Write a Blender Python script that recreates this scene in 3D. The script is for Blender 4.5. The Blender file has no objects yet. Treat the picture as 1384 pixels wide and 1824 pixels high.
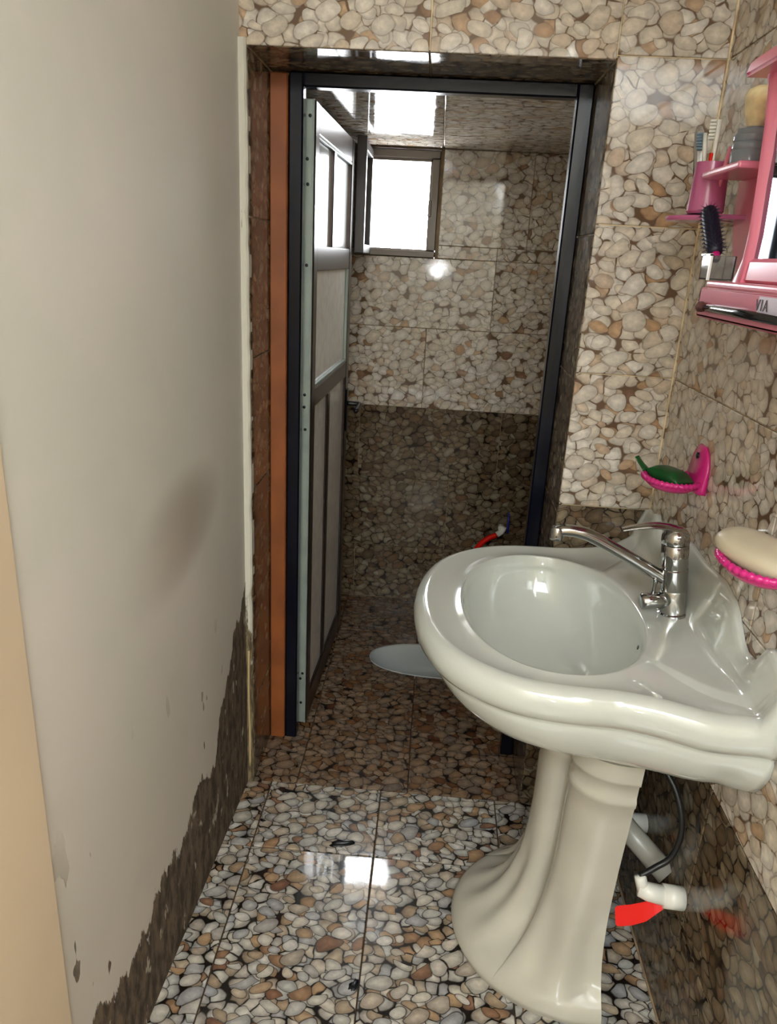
import bpy, bmesh, math, random
from mathutils import Vector, Matrix

random.seed(7)
SC = bpy.context.scene
COL = SC.collection

# ------------------------------------------------------------------ camera, world, light, exposure
YAW, PITCH, ROLL, FPX, CAM_H = -0.0500, 0.3321, 0.0530, 1324.4, 1.4924
def camera():
    cy, sy, cp, sp = math.cos(YAW), math.sin(YAW), math.cos(PITCH), math.sin(PITCH)
    f = Vector((sy*cp, cy*cp, -sp)); r = Vector((cy, -sy, 0)); u = r.cross(f)
    cr, sr = math.cos(ROLL), math.sin(ROLL)
    r2 = r*cr + u*sr; u2 = u*cr - r*sr
    cd = bpy.data.cameras.new('camera'); co = bpy.data.objects.new('camera', cd); COL.objects.link(co)
    cd.sensor_fit = 'HORIZONTAL'; cd.sensor_width = 36.0; cd.lens = FPX*36.0/1384.0
    cd.clip_start = 0.02; cd.clip_end = 50
    m = Matrix((r2, u2, -f)).transposed().to_4x4(); m.translation = (0, 0, CAM_H)
    co.matrix_world = m; SC.camera = co
camera()

def world():
    w = bpy.data.worlds.new('overcast_sky'); SC.world = w; w.use_nodes = True
    nt = w.node_tree; bg = nt.nodes['Background']
    bg.inputs[0].default_value = (0.93, 0.97, 1.0, 1); bg.inputs[1].default_value = 22.0
world()

def area(name, loc, rot, sx, sy, power, col=(1, 1, 1), portal=False):
    l = bpy.data.lights.new(name, 'AREA'); l.shape = 'RECTANGLE'; l.size = sx; l.size_y = sy
    l.energy = power; l.color = col
    if portal: l.cycles.is_portal = True
    o = bpy.data.objects.new(name, l); COL.objects.link(o); o.location = loc; o.rotation_euler = rot
    return o
PI = math.pi
area('window_daylight_portal', (-0.19, 3.155, 1.68), (-PI/2, 0, 0), 0.30, 0.36, 1, portal=True)   # toilet window
area('front_window', (-0.03, -2.28, 1.38), (PI/2, 0, 0), 0.13, 0.11, 2.0, (1.0, 1.0, 1.0))             # window of the room behind
area('overhead_fill', (0.0, -1.35, 2.44), (0, 0, 0), 0.95, 1.40, 52, (0.93, 1.0, 1.03))           # added soft fill from overhead, stands for no known lamp
area('side_fill', (0.54, -1.0, 2.05), (0, math.radians(78), 0), 0.60, 2.2, 26, (0.93, 1.0, 1.03))            # added fill on the unbroken right wall, brightens the plaster side

SC.view_settings.view_transform = 'Standard'; SC.view_settings.look = 'None'
SC.view_settings.exposure = 0.45; SC.view_settings.gamma = 1.0; SC.view_settings.use_curve_mapping = False
SC.cycles.max_bounces = 10; SC.cycles.diffuse_bounces = 6; SC.cycles.glossy_bounces = 5
SC.cycles.transmission_bounces = 6; SC.cycles.caustics_reflective = False; SC.cycles.caustics_refractive = False
SC.cycles.sample_clamp_indirect = 4.0

# ------------------------------------------------------------------ materials
def lin(c):
    c /= 255.0
    return c/12.92 if c <= 0.04045 else ((c+0.055)/1.055)**2.4
def rgb(r, g, b): return (lin(r), lin(g), lin(b), 1)

class NT:
    def __init__(s, name):
        s.m = bpy.data.materials.new(name); s.m.use_nodes = True; s.t = s.m.node_tree
        s.b = s.t.nodes['Principled BSDF']
    def n(s, typ, **kw):
        x = s.t.nodes.new(typ)
        for k, v in kw.items(): setattr(x, k, v)
        return x
    def l(s, a, b): s.t.links.new(a, b)
    def setin(s, sock, v):
        if isinstance(v, bpy.types.NodeSocket): s.l(v, sock)
        else: sock.default_value = v
    def math(s, op, a, b=0.0, clamp=False):
        x = s.n('ShaderNodeMath', operation=op, use_clamp=clamp); s.setin(x.inputs[0], a); s.setin(x.inputs[1], b); return x.outputs[0]
    def vmath(s, op, a, b=(0, 0, 0)):
        x = s.n('ShaderNodeVectorMath', operation=op); s.setin(x.inputs[0], a)
        if op == 'SCALE': s.setin(x.inputs[3], b)
        else: s.setin(x.inputs[1], b)
        return x.outputs[0]
    def mr(s, v, a, b, c, d, smooth=True):
        x = s.n('ShaderNodeMapRange', interpolation_type='SMOOTHSTEP' if smooth else 'LINEAR'); s.setin(x.inputs[0], v)
        for i, q in enumerate((a, b, c, d)): s.setin(x.inputs[i+1], q)
        return x.outputs[0]
    def mix(s, f, a, b, blend='MIX'):
        x = s.n('ShaderNodeMix', data_type='RGBA', blend_type=blend); s.setin(x.inputs[0], f); s.setin(x.inputs[6], a); s.setin(x.inputs[7], b); return x.outputs[2]
    def noise(s, v, scale, detail=2, rough=0.5):
        x = s.n('ShaderNodeTexNoise'); s.setin(x.inputs['Vector'], v); x.inputs['Scale'].default_value = scale
        x.inputs['Detail'].default_value = detail; x.inputs['Roughness'].default_value = rough; return x
    def ramp(s, f, stops, const=False):
        x = s.n('ShaderNodeValToRGB'); s.setin(x.inputs[0], f); cr = x.color_ramp
        if const: cr.interpolation = 'CONSTANT'
        while len(cr.elements) < len(stops): cr.elements.new(0.5)
        for e, (p, c) in zip(cr.elements, stops): e.position = p; e.color = c
        return x.outputs[0]
    def obj(s): return s.n('ShaderNodeTexCoord').outputs['Object']
    def P(s, **kw):
        for k, v in kw.items(): s.setin(s.b.inputs[k.replace('_', ' ')], v)
        return s.m
    def bump(s, h, strength=0.2, dist=0.01):
        x = s.n('ShaderNodeBump'); x.inputs['Strength'].default_value = strength; x.inputs['Distance'].default_value = dist
        s.setin(x.inputs['Height'], h); s.l(x.outputs[0], s.b.inputs['Normal'])

def plain(name, col, rough=0.5, metal=0.0, spec=0.5, var=0.0, vscale=20.0, **kw):
    t = NT(name); c = col
    if var:
        n = t.noise(t.obj(), vscale, 3)
        c = t.mix(t.mr(n.outputs[0], 0.3, 0.7, 0, 1), tuple(x*(1-var) for x in col[:3])+(1,), tuple(min(1, x*(1+var)) for x in col[:3])+(1,))
    t.P(Base_Color=c, Roughness=rough, Metallic=metal); t.b.inputs['Specular IOR Level'].default_value = spec
    for k, v in kw.items(): t.b.inputs[k.replace('_', ' ')].default_value = v
    return t.m

def pebbles(name, scale, stops, gap, rough=0.07, big=0.5, stretch=(1.0, 1.2), dirt=0.0, edge=(0.015, 0.075), spec=0.5, shade=0.66, halo_s=0.8, coat=0.0):
    """printed photograph of pebbles on a glazed tile: two layers of rounded cells"""
    t = NT(name)
    inf = t.n('ShaderNodeObjectInfo')
    rnd = t.n('ShaderNodeCombineXYZ'); t.l(t.math('MULTIPLY', inf.outputs['Random'], 37.0), rnd.inputs[0]); t.l(t.math('MULTIPLY', inf.outputs['Random'], 91.0), rnd.inputs[1])
    p = t.vmath('ADD', t.obj(), rnd.outputs[0])
    sp = t.n('ShaderNodeSeparateXYZ'); t.l(p, sp.inputs[0])
    c2 = t.n('ShaderNodeCombineXYZ'); t.l(t.math('MULTIPLY', sp.outputs[0], stretch[0]), c2.inputs[0]); t.l(t.math('MULTIPLY', sp.outputs[1], stretch[1]), c2.inputs[1])
    p = c2.outputs[0]
    def layer(q, s, warp):
        dn = t.noise(q, s*0.7, 1)
        q2 = t.vmath('ADD', q, t.vmath('SCALE', t.vmath('SUBTRACT', dn.outputs['Color'], (0.5, 0.5, 0.5)), warp/s))
        a = t.n('ShaderNodeTexVoronoi', voronoi_dimensions='2D', feature='F1'); t.l(q2, a.inputs['Vector']); a.inputs['Scale'].default_value = s; a.inputs['Randomness'].default_value = 0.85
        b = t.n('ShaderNodeTexVoronoi', voronoi_dimensions='2D', feature='DISTANCE_TO_EDGE'); t.l(q2, b.inputs['Vector']); b.inputs['Scale'].default_value = s; b.inputs['Randomness'].default_value = 0.85
        sc = t.n('ShaderNodeSeparateColor'); t.l(a.outputs['Color'], sc.inputs[0])
        return a.outputs['Distance'], b.outputs['Distance'], sc.outputs
    def turn(q, ang, sx, sy, off):
        c, s_ = math.cos(ang), math.sin(ang)
        sp_ = t.n('ShaderNodeSeparateXYZ'); t.l(q, sp_.inputs[0]); x, y = sp_.outputs[0], sp_.outputs[1]
        o = t.n('ShaderNodeCombineXYZ')
        t.l(t.math('ADD', t.math('ADD', t.math('MULTIPLY', x, c*sx), t.math('MULTIPLY', y, -s_*sx)), off), o.inputs[0])
        t.l(t.math('ADD', t.math('MULTIPLY', x, s_*sy), t.math('MULTIPLY', y, c*sy)), o.inputs[1]); return o.outputs[0]
    grain = t.noise(p, scale*3.0, 3); soft = t.noise(p, scale*0.8, 2)
    def stone(cc, d, r):
        col = t.ramp(cc[0], stops)
        sh = t.math('MULTIPLY', t.mr(d, 0.0, r, 1.07, shade), t.mr(grain.outputs[0], 0.3, 0.7, 0.88, 1.1))
        v = t.n('ShaderNodeCombineXYZ')
        for i in range(3): t.l(sh, v.inputs[i])
        return t.mix(1.0, col, v.outputs[0], 'MULTIPLY')
    # bottom bed of packed stones
    d1, e1, c1 = layer(p, scale, 0.9)
    m1 = t.math('MULTIPLY', t.mr(t.math('ADD', e1, t.mr(soft.outputs[0], 0.35, 0.65, -0.035, 0.035)), edge[0], edge[1], 0, 1), t.mr(d1, 0.56, 0.72, 1, 0))
    base = t.mix(m1, gap, stone(c1, d1, 0.62))
    # rounded stones lying on top of it, oval in two directions
    for k, (ang, fac, amount, off) in enumerate(((0.5, 0.80, 0.62, 3.17), (-0.7, 0.62, big, 7.7))):
        q = turn(p, ang, 0.86, 1.2, off)
        d2, e2, c2_ = layer(q, scale*fac, 0.75)
        lim = t.math('MULTIPLY', t.math('ADD', c2_[2], 1.7), 0.19)
        on = t.math('GREATER_THAN', c2_[1], 1.0-amount)
        f = t.math('MINIMUM', t.math('SUBTRACT', lim, d2), t.math('SUBTRACT', t.math('MULTIPLY', e2, 1.1), 0.02))
        m2 = t.math('MULTIPLY', t.mr(f, 0.0, 0.035, 0, 1), on)
        halo = t.math('MULTIPLY', t.mr(f, -0.07, 0.015, 0, halo_s), on)
        base = t.mix(halo, base, gap)
        base = t.mix(m2, base, stone(c2_, d2, 0.50))
    if dirt:
        dn = t.noise(t.obj(), 6.0, 4, 0.6)
        base = t.mix(t.mr(dn.outputs[0], 0.45, 0.75, 0, dirt), base, rgb(60, 45, 32))
    rn = t.noise(t.obj(), 9.0, 4, 0.65)
    t.P(Base_Color=base, Roughness=t.mr(rn.outputs[0], 0.35, 0.75, rough*0.6, rough*1.8))
    t.b.inputs['Specular IOR Level'].default_value = spec
    t.b.inputs['Coat Weight'].default_value = coat; t.b.inputs['Coat Roughness'].default_value = 0.24
    bn = t.noise(t.obj(), 14.0, 1); t.bump(bn.outputs[0], 0.05, 0.004)
    return t.m

LIGHT = [(0.0, rgb(206, 199, 186)), (0.28, rgb(220, 214, 205)), (0.5, rgb(202, 192, 178)), (0.72, rgb(212, 202, 186)), (0.90, rgb(196, 178, 158)), (0.97, rgb(184, 150, 116)), (1.0, rgb(132, 102, 84))]
DARK = [(0.0, rgb(112, 97, 78)), (0.25, rgb(134, 120, 98)), (0.45, rgb(88, 72, 54)), (0.6, rgb(120, 106, 86)), (0.75, rgb(106, 82, 58)), (0.88, rgb(142, 132, 114)), (1.0, rgb(74, 54, 42))]
SHADED = [(p, tuple(min(1, x*1.35) for x in c[:3])+(1,)) for p, c in DARK]
FLOOR = [(0.0, rgb(178, 178, 174)), (0.2, rgb(200, 192, 178)), (0.36, rgb(164, 164, 166)), (0.5, rgb(184, 166, 142)), (0.64, rgb(208, 204, 198)), (0.78, rgb(160, 144, 124)), (0.9, rgb(176, 144, 110)), (1.0, rgb(124, 88, 70))]
M = dict(
    wall_light=pebbles('pebble_print_light', 28, LIGHT, rgb(104, 82, 64), 0.07, 0.62, edge=(-0.01, 0.05), shade=0.74, halo_s=0.6),
    wall_dark=pebbles('pebble_print_dark', 30, DARK, rgb(34, 25, 18), 0.12, 0.55, edge=(-0.005, 0.07), spec=0.3),
    wall_shaded=pebbles('pebble_print_shaded', 30, SHADED, rgb(50, 38, 28), 0.08, 0.55, edge=(-0.005, 0.06)),  # cream tile of the reveal, its shade put into the print colours
    floor_tile=pebbles('pebble_print_floor', 31, FLOOR, rgb(24, 19, 16), 0.045, 0.5, (1.0, 1.15), edge=(0.0, 0.09), coat=0.5, halo_s=0.92, shade=0.58),
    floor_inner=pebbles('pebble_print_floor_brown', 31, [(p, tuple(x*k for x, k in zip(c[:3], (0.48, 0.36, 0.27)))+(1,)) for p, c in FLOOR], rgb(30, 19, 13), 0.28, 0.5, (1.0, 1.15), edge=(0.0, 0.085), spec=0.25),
    grout=plain('cream_grout', rgb(220, 202, 168), 0.8, var=0.25, vscale=30),
    grout_tan=plain('tan_grout', rgb(146, 124, 98), 0.8, var=0.25, vscale=30),
    grout_dark=plain('brown_grout', rgb(62, 44, 30), 0.7, var=0.4, vscale=25),
    plaster=plain('white_plaster', rgb(200, 196, 186), 0.8),
    ceramic=plain('glazed_ceramic', rgb(194, 199, 193), 0.08, spec=0.6, Coat_Weight=0.6, Coat_Roughness=0.04),
    ceramic_old=plain('yellowed_ceramic', rgb(188, 185, 172), 0.14, spec=0.5, var=0.05, vscale=7),
    ceramic_pan=plain('toilet_ceramic', rgb(190, 198, 200), 0.35, spec=0.3),
    chrome=plain('chrome', rgb(172, 172, 170), 0.12, 1.0),
    navy=plain('navy_gloss_paint', rgb(7, 10, 24), 0.22, spec=0.35, var=0.4, vscale=12),
    wood=plain('orange_wood', rgb(142, 80, 40), 0.5, var=0.18, vscale=9),
    galv=plain('grey_green_steel', rgb(150, 162, 156), 0.45, 0.25, var=0.12, vscale=10),
    bronze=plain('dark_bronze_aluminium', rgb(66, 58, 56), 0.28, 0.75),
    alu=plain('brown_grey_aluminium', rgb(98, 91, 85), 0.4, 0.5),
    panel=plain('pale_door_panel', rgb(240, 240, 238), 0.16, spec=0.8, var=0.06, vscale=30),
    frosted=plain('frosted_glass_pane', rgb(216, 222, 224), 0.16, spec=0.8),
    screw=plain('dark_screw', rgb(40, 42, 44), 0.4, 0.7),
    pink=plain('pink_plastic', rgb(222, 128, 152), 0.22, spec=0.5, Subsurface_Weight=0.0),
    pink_hot=plain('magenta_plastic', rgb(206, 42, 128), 0.22),
    mauve=plain('mauve_translucent_plastic', rgb(206, 112, 158), 0.15, Transmission_Weight=0.25),
    clear=plain('clear_plastic', rgb(235, 238, 240), 0.06, Transmission_Weight=0.9, IOR=1.3),
    greyclear=plain('grey_translucent_plastic', rgb(176, 184, 194), 0.12, Transmission_Weight=0.55, IOR=1.35),
    white=plain('white_plastic', rgb(228, 228, 220), 0.3),
    red=plain('red_plastic', rgb(222, 22, 10), 0.4, spec=0.15),
    blue=plain('blue_plastic', rgb(28, 36, 150), 0.3),
    black=plain('black_rubber', rgb(14, 14, 15), 0.35),
    bristle=plain('cream_bristle', rgb(226, 208, 164), 0.8, var=0.15, vscale=60),
    navybristle=plain('navy_bristle', rgb(18, 20, 40), 0.5),
    brown=plain('brown_bristle', rgb(88, 46, 38), 0.8, var=0.3, vscale=80),
    green=plain('green_plastic_wrapper', rgb(18, 78, 34), 0.35, var=0.25, vscale=25),
    soap=plain('cream_soap', rgb(188, 179, 156), 0.4, var=0.08, vscale=12),
    teal=plain('teal_hose', rgb(70, 110, 105), 0.35),
    mirror=plain('mirror_glass', rgb(150, 158, 170), 0.02, 1.0),
    label=plain('silver_label', rgb(206, 196, 210), 0.35, 0.2),
    ink=plain('dark_ink', rgb(48, 26, 44), 0.5),
    debris=plain('wet_black_debris', rgb(16, 20, 24), 0.25, var=0.5, vscale=60),
    sealant=plain('yellowed_sealant', rgb(196, 172, 118), 0.4, var=0.1, vscale=20),
    steel_braid=plain('dark_braided_hose', rgb(40, 40, 40), 0.3, 0.4),
    peach=plain('peach_paint', rgb(208, 190, 166), 0.7, var=0.04, vscale=3),
    ceil=plain('white_ceiling', rgb(220, 216, 208), 0.9),
    glass=plain('window_glass', rgb(245, 250, 252), 0.02, Transmission_Weight=1.0, IOR=1.05),
)

def plaster_wall_material():
    t = NT('peeling_plaster'); o = t.obj()
    sp = t.n('ShaderNodeSeparateXYZ'); t.l(o, sp.inputs[0]); y, z = sp.outputs[1], sp.outputs[2]
    st = t.n('ShaderNodeVectorMath', operation='MULTIPLY'); t.l(o, st.inputs[0]); st.inputs[1].default_value = (1, 1, 0.42)
    big = t.noise(st.outputs[0], 9.0, 6, 0.62); fine = t.noise(st.outputs[0], 45.0, 4, 0.6)
    line = t.math('ADD', t.mr(y, 0.7, 1.45, 0.20, 0.30, False), t.mr(y, 1.45, 1.80, 0.0, 0.34, False))
    lim = t.math('ADD', line, t.math('MULTIPLY', t.math('SUBTRACT', big.outputs[0], 0.5), 0.42))
    lim = t.math('ADD', lim, t.math('MULTIPLY', t.math('SUBTRACT', fine.outputs[0], 0.5), 0.06))
    peel = t.mr(t.math('SUBTRACT', lim, z), -0.006, 0.006, 0, 1)
    # isolated flakes missing above the peeled band
    fl = t.noise(st.outputs[0], 17.0, 3, 0.5)
    flake = t.math('MULTIPLY', t.mr(fl.outputs[0], 0.67, 0.685, 0, 1), t.mr(z, 0.30, 0.75, 1, 0))
    peel = t.math('MAXIMUM', peel, flake)
    mot = t.noise(o, 2.6, 5, 0.6)
    paint = t.mix(t.mr(mot.outputs[0], 0.35, 0.65, 0, 1), rgb(205, 205, 198), rgb(213, 209, 204))
    low = t.mr(z, 0.2, 1.1, 1, 0)
    paint = t.mix(t.math('MULTIPLY', low, 0.35), paint, rgb(178, 160, 148))
    # brown rubbed smudge
    dy = t.math('DIVIDE', t.math('SUBTRACT', y, 1.33), 0.30); dz = t.math('DIVIDE', t.math('SUBTRACT', z, t.math('ADD', 0.955, t.math('MULTIPLY', t.math('SUBTRACT', y, 1.33), 0.10))), 0.13)
    r = t.math('ADD', t.math('MULTIPLY', dy, dy), t.math('MULTIPLY', dz, dz))
    sm = t.math('MULTIPLY', t.mr(r, 0.0, 1.0, 1, 0), t.mr(y, 1.1, 1.42, 0.12, 0.5))
    paint = t.mix(sm, paint, rgb(132, 112, 92))
    cem = t.mix(t.mr(fine.outputs[0], 0.35, 0.65, 0, 1), rgb(56, 45, 35), rgb(106, 90, 72))
    ledge = t.math('MULTIPLY', t.mr(t.noise(st.outputs[0], 26.0, 3, 0.7).outputs[0], 0.62, 0.68, 0, 1), 0.75)
    cem = t.mix(ledge, cem, rgb(186, 178, 162))
    t.P(Base_Color=t.mix(peel, paint, cem), Roughness=t.mr(peel, 0, 1, 0.62, 0.95))
    t.bump(t.math('SUBTRACT', t.math('MULTIPLY', mot.outputs[0], 0.25), t.math('MULTIPLY', peel, 1.0)), 0.5, 0.006)
    return t.m
M['peel'] = plaster_wall_material()

# ------------------------------------------------------------------ helpers
def link(name, me, mat, parent=None, loc=None, rot=None, smooth=False):
    o = bpy.data.objects.new(name, me); COL.objects.link(o)
    if mat is not None and not me.materials: me.materials.append(mat)
    if smooth:
        for p in me.polygons: p.use_smooth = True
    if parent is not None: o.parent = parent
    if loc is not None: o.location = loc
    if rot is not None: o.rotation_euler = rot
    return o
def from_bm(name, bm, mat, parent=None, loc=None, rot=None, smooth=False, fix=True):
    if fix: bmesh.ops.recalc_face_normals(bm, faces=bm.faces)
    me = bpy.data.meshes.new(name); bm.to_mesh(me); bm.free()
    return link(name, me, mat, parent, loc, rot, smooth)
def add_box(bm, a, b, bev=0.0, seg=1):
    a, b = Vector(a), Vector(b)
    r = bmesh.ops.create_cube(bm, size=1.0); vs = r['verts']; s = b-a; c = (a+b)/2
    for v in vs: v.co = Vector((v.co.x*s.x, v.co.y*s.y, v.co.z*s.z)) + c
    if bev:
        es = list({e for v in vs for e in v.link_edges})
        bmesh.ops.bevel(bm, geom=es, offset=bev, segments=seg, affect='EDGES', profile=0.5)
def box(name, a, b, mat, parent=None, bev=0.0, seg=1):
    bm = bmesh.new(); add_box(bm, a, b, bev, seg); return from_bm(name, bm, mat, parent)
def boxes(name, lst, mat, parent=None, bev=0.0):
    bm = bmesh.new()
    for a, b in lst: add_box(bm, a, b, bev)
    return from_bm(name, bm, mat, parent)
def loft(bm, rings, close_u=True, cap0=False, cap1=False):
    vr = [[bm.verts.new(p) for p in r] for r in rings]; n = len(rings[0])
    for i in range(len(vr)-1):
        for j in range(n if close_u else n-1):
            k = (j+1) % n
            try: bm.faces.new((vr[i][j], vr[i][k], vr[i+1][k], vr[i+1][j]))
            except ValueError: pass
    if cap0: bm.faces.new(vr[0])
    if cap1: bm.faces.new(vr[-1])
def spline(pts, n=8):
    P = [Vector(p) for p in pts]; P = [P[0]*2-P[1]] + P + [P[-1]*2-P[-2]]; out = []
    for i in range(1, len(P)-2):
        for k in range(n):
            t = k/n; a, b, c, d = P[i-1], P[i], P[i+1], P[i+2]
            out.append(0.5*((2*b)+(c-a)*t+(2*a-5*b+4*c-d)*t*t+(3*b-a-3*c+d)*t**3))
    out.append(P[-2]); return out
def add_tube(bm, pts, rad, seg=12, cap=True, squash=None):
    n = len(pts); R = rad if isinstance(rad, (list, tuple)) else [rad]*n
    pts = [Vector(p) for p in pts]; t0 = (pts[1]-pts[0]).normalized()
    up = Vector((0, 0, 1)) if abs(t0.z) < 0.9 else Vector((1, 0, 0)); nx = t0.cross(up).normalized(); rings = []
    for i in range(n):
        t = (pts[min(i+1, n-1)]-pts[max(i-1, 0)]).normalized(); nx = (nx - t*nx.dot(t)).normalized(); ny = t.cross(nx)
        sq = squash if squash else (1, 1)
        rings.append([pts[i] + nx*math.cos(a)*R[i]*sq[0] + ny*math.sin(a)*R[i]*sq[1] for a in (2*PI*k/seg for k in range(seg))])
    loft(bm, rings, True, cap, cap)
def tube(name, pts, rad, mat, parent=None, seg=12, squash=None):
    bm = bmesh.new(); add_tube(bm, pts, rad, seg, True, squash); return from_bm(name, bm, mat, parent, smooth=True)
def add_lathe(bm, prof, c=(0, 0, 0), seg=24, axis=None):
    """profile of (radius, height) turned about the z axis (or AXIS) through c"""
    q = Vector((0, 0, 1)).rotation_difference(Vector(axis).normalized()) if axis is not None else None
    rings = []
    for r, h in prof:
        ring = []
        for k in range(seg):
            a = 2*PI*k/seg; v = Vector((r*math.cos(a), r*math.sin(a), h))
            if q: v = q @ v
            ring.append(v + Vector(c))
        rings.append(ring)
    loft(bm, rings, True, True, True)
def lathe(name, prof, c, mat, parent=None, seg=24, axis=None):
    bm = bmesh.new(); add_lathe(bm, prof, c, seg, axis); o = from_bm(name, bm, mat, parent, smooth=True)
    sharp(o, 40); return o
def sharp(o, ang=35):
    bm = bmesh.new(); bm.from_mesh(o.data)
    for e in bm.edges:
        if len(e.link_faces) == 2 and e.calc_face_angle(0) > math.radians(ang): e.smooth = False
    bm.to_mesh(o.data); bm.free()
def tag(o, label, cat, group=None):
    o['label'] = label; o['category'] = cat
    if group: o['group'] = group
    return o
def empty(name, loc, label, cat, group=None, rz=0.0):
    o = bpy.data.objects.new(name, None); COL.objects.link(o); o.location = loc; o.rotation_euler = (0, 0, rz); o.empty_display_size = 0.05
    return tag(o, label, cat, group)
def struct(o, label=None):
    o['kind'] = 'structure'
    if label: o['label'] = label
    return o

TILE_MESH = {}
TT = 0.008                                   # tile thickness
def tile_mesh(w, h, mat):
    k = (round(w, 4), round(h, 4), mat.name)
    if k not in TILE_MESH:
        bm = bmesh.new(); b = 0.0016
        o = [(-w/2, -h/2), (w/2, -h/2), (w/2, h/2), (-w/2, h/2)]; i = [(x-math.copysign(b, x), y-math.copysign(b, y)) for x, y in o]
        loft(bm, [[(x, y, -TT) for x, y in o], [(x, y, -b*0.7) for x, y in o], [(x, y, 0) for x, y in i]], True, True, True)
        bmesh.ops.recalc_face_normals(bm, faces=bm.faces)
        me = bpy.data.meshes.new('tile'); bm.to_mesh(me); bm.free(); me.materials.append(mat); TILE_MESH[k] = me
    return TILE_MESH[k]
def tiles(parent, org, U, V, cells, gap=0.003, name='tile'):
    """cells of (u0,u1,v0,v1,material) on the plane through org spanned by unit vectors U,V; glazed faces lie in the plane"""
    U, V, O = Vector(U), Vector(V), Vector(org); N = U.cross(V)
    rot = Matrix((U, V, N)).transposed().to_4x4(); out = []
    for u0, u1, v0, v1, m in cells:
        w, h = u1-u0-gap, v1-v0-gap
        if w < 0.004 or h < 0.004: continue
        o = bpy.data.objects.new(name, tile_mesh(w, h, m)); COL.objects.link(o)
        mw = rot.copy(); mw.translation = O + U*(u0+u1)/2 + V*(v0+v1)/2 + N*random.uniform(-0.0004, 0.0004)
        o.parent = parent; o.matrix_world = mw; o.matrix_basis = mw; out.append(o)
    return out
def cuts(a, b, ref, step):
    k = math.ceil((a-ref)/step - 1e-6); xs = [a]; x = ref+k*step
    while x < b-1e-6:
        if x > a+1e-6: xs.append(x)
        x += step
    return xs+[b]

# ------------------------------------------------------------------ setting: dimensions in metres, camera stands at x=0 y=0
D = 1.8055          # tiled face of the door wall
XR = 0.5653         # tiled face of the right wall
DX0, DX1, DZ = -0.446, 0.337, 1.902   # tiled door opening
Y2 = 3.12           # tiled face of the far wall of the toilet
IZ = 1.884          # toilet ceiling
IXL, IXR = -0.470, 0.640
YB = -2.30
WL, WD = M['wall_light'], M['wall_dark']
ROWS = [0.0, 0.261, 0.591, 0.921, 1.251, 1.581, 1.911, 2.241, 2.45]
def xl(y): return -0.463 - (1.8055-y)*0.030     # left wall runs slightly askew

# floor
fl = struct(boxes('floor', [((-0.75, YB, -0.08), (0.75, 2.2, -0.004)), ((-0.75, 2.2, -0.08), (0.75, 2.38, -0.004)), ((-0.75, 2.38, -0.30), (-0.25, 2.74, -0.004)), ((0.42, 2.38, -0.30), (0.75, 2.74, -0.004)), ((-0.75, 2.74, -0.08), (0.75, 3.3, -0.004)), ((-0.25, 2.38, -0.30), (0.42, 2.74, -0.28)), ((-0.25, 2.38, -0.28), (0.42, 2.442, -0.004)), ((-0.25, 2.708, -0.28), (0.42, 2.74, -0.004)), ((-0.25, 2.44, -0.28), (-0.18, 2.71, -0.004))], M['grout_dark']), 'dark grouted floor with glossy pebble print tiles')
xs = [-0.60, -0.394, -0.069, 0.264, 0.5685]
ys = cuts(YB, 1.548, 1.548, 0.66)
FT, FI = M['floor_tile'], M['floor_inner']
cells = [(a, b, c, d, FT) for a, b in zip(xs, xs[1:]) for c, d in zip(ys, ys[1:]) if d > 0.2]
cells += [(a, b, 1.548, 1.807, FT) for a, b in zip(xs, xs[1:])]
tiles(fl, (0, 0, 0), (1, 0, 0), (0, 1, 0), cells, 0.0035)
xi = [IXL, -0.321, 0.009, 0.339, IXR]
yi = [1.807, 2.34, 2.78, 3.12]
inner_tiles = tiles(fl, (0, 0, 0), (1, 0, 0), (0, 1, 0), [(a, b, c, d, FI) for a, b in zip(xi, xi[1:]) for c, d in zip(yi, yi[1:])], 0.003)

# squat pan outline (long way across the toilet), rounded front end to the left
PC = (0.11, 2.575)
def pan_outline(k, n=48):
    pts = []
    for i in range(n):
        a = 2*PI*i/n; c, s = math.cos(a), math.sin(a)
        x = 0.285*math.copysign(abs(c)**0.85, c); y = (0.128 - 0.018*max(0.0, x/0.285))*math.copysign(abs(s)**0.92, s)
        pts.append((PC[0]+x*k[0], PC[1]+y*k[1]))
    return pts
def cut_tiles(objs):
    bm = bmesh.new(); o = pan_outline((1.0, 1.0)); loft(bm, [[(x, y, -0.05) for x, y in o], [(x, y, 0.05) for x, y in o]], True, True, True)
    cut = from_bm('pan_cut', bm, None); bpy.context.view_layer.update()
    for t in objs:
        x, y = t.location.x, t.location.y
        if not (2.3 < y < 2.8 and -0.4 < x < 0.6): continue
        md = t.modifiers.new('b', 'BOOLEAN'); md.object = cut; md.operation = 'DIFFERENCE'; md.solver = 'EXACT'
        me = bpy.data.meshes.new_from_object(t.evaluated_get(bpy.context.evaluated_depsgraph_get())); t.modifiers.clear(); t.data = me
    bpy.data.objects.remove(cut)
cut_tiles(inner_tiles)

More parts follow.
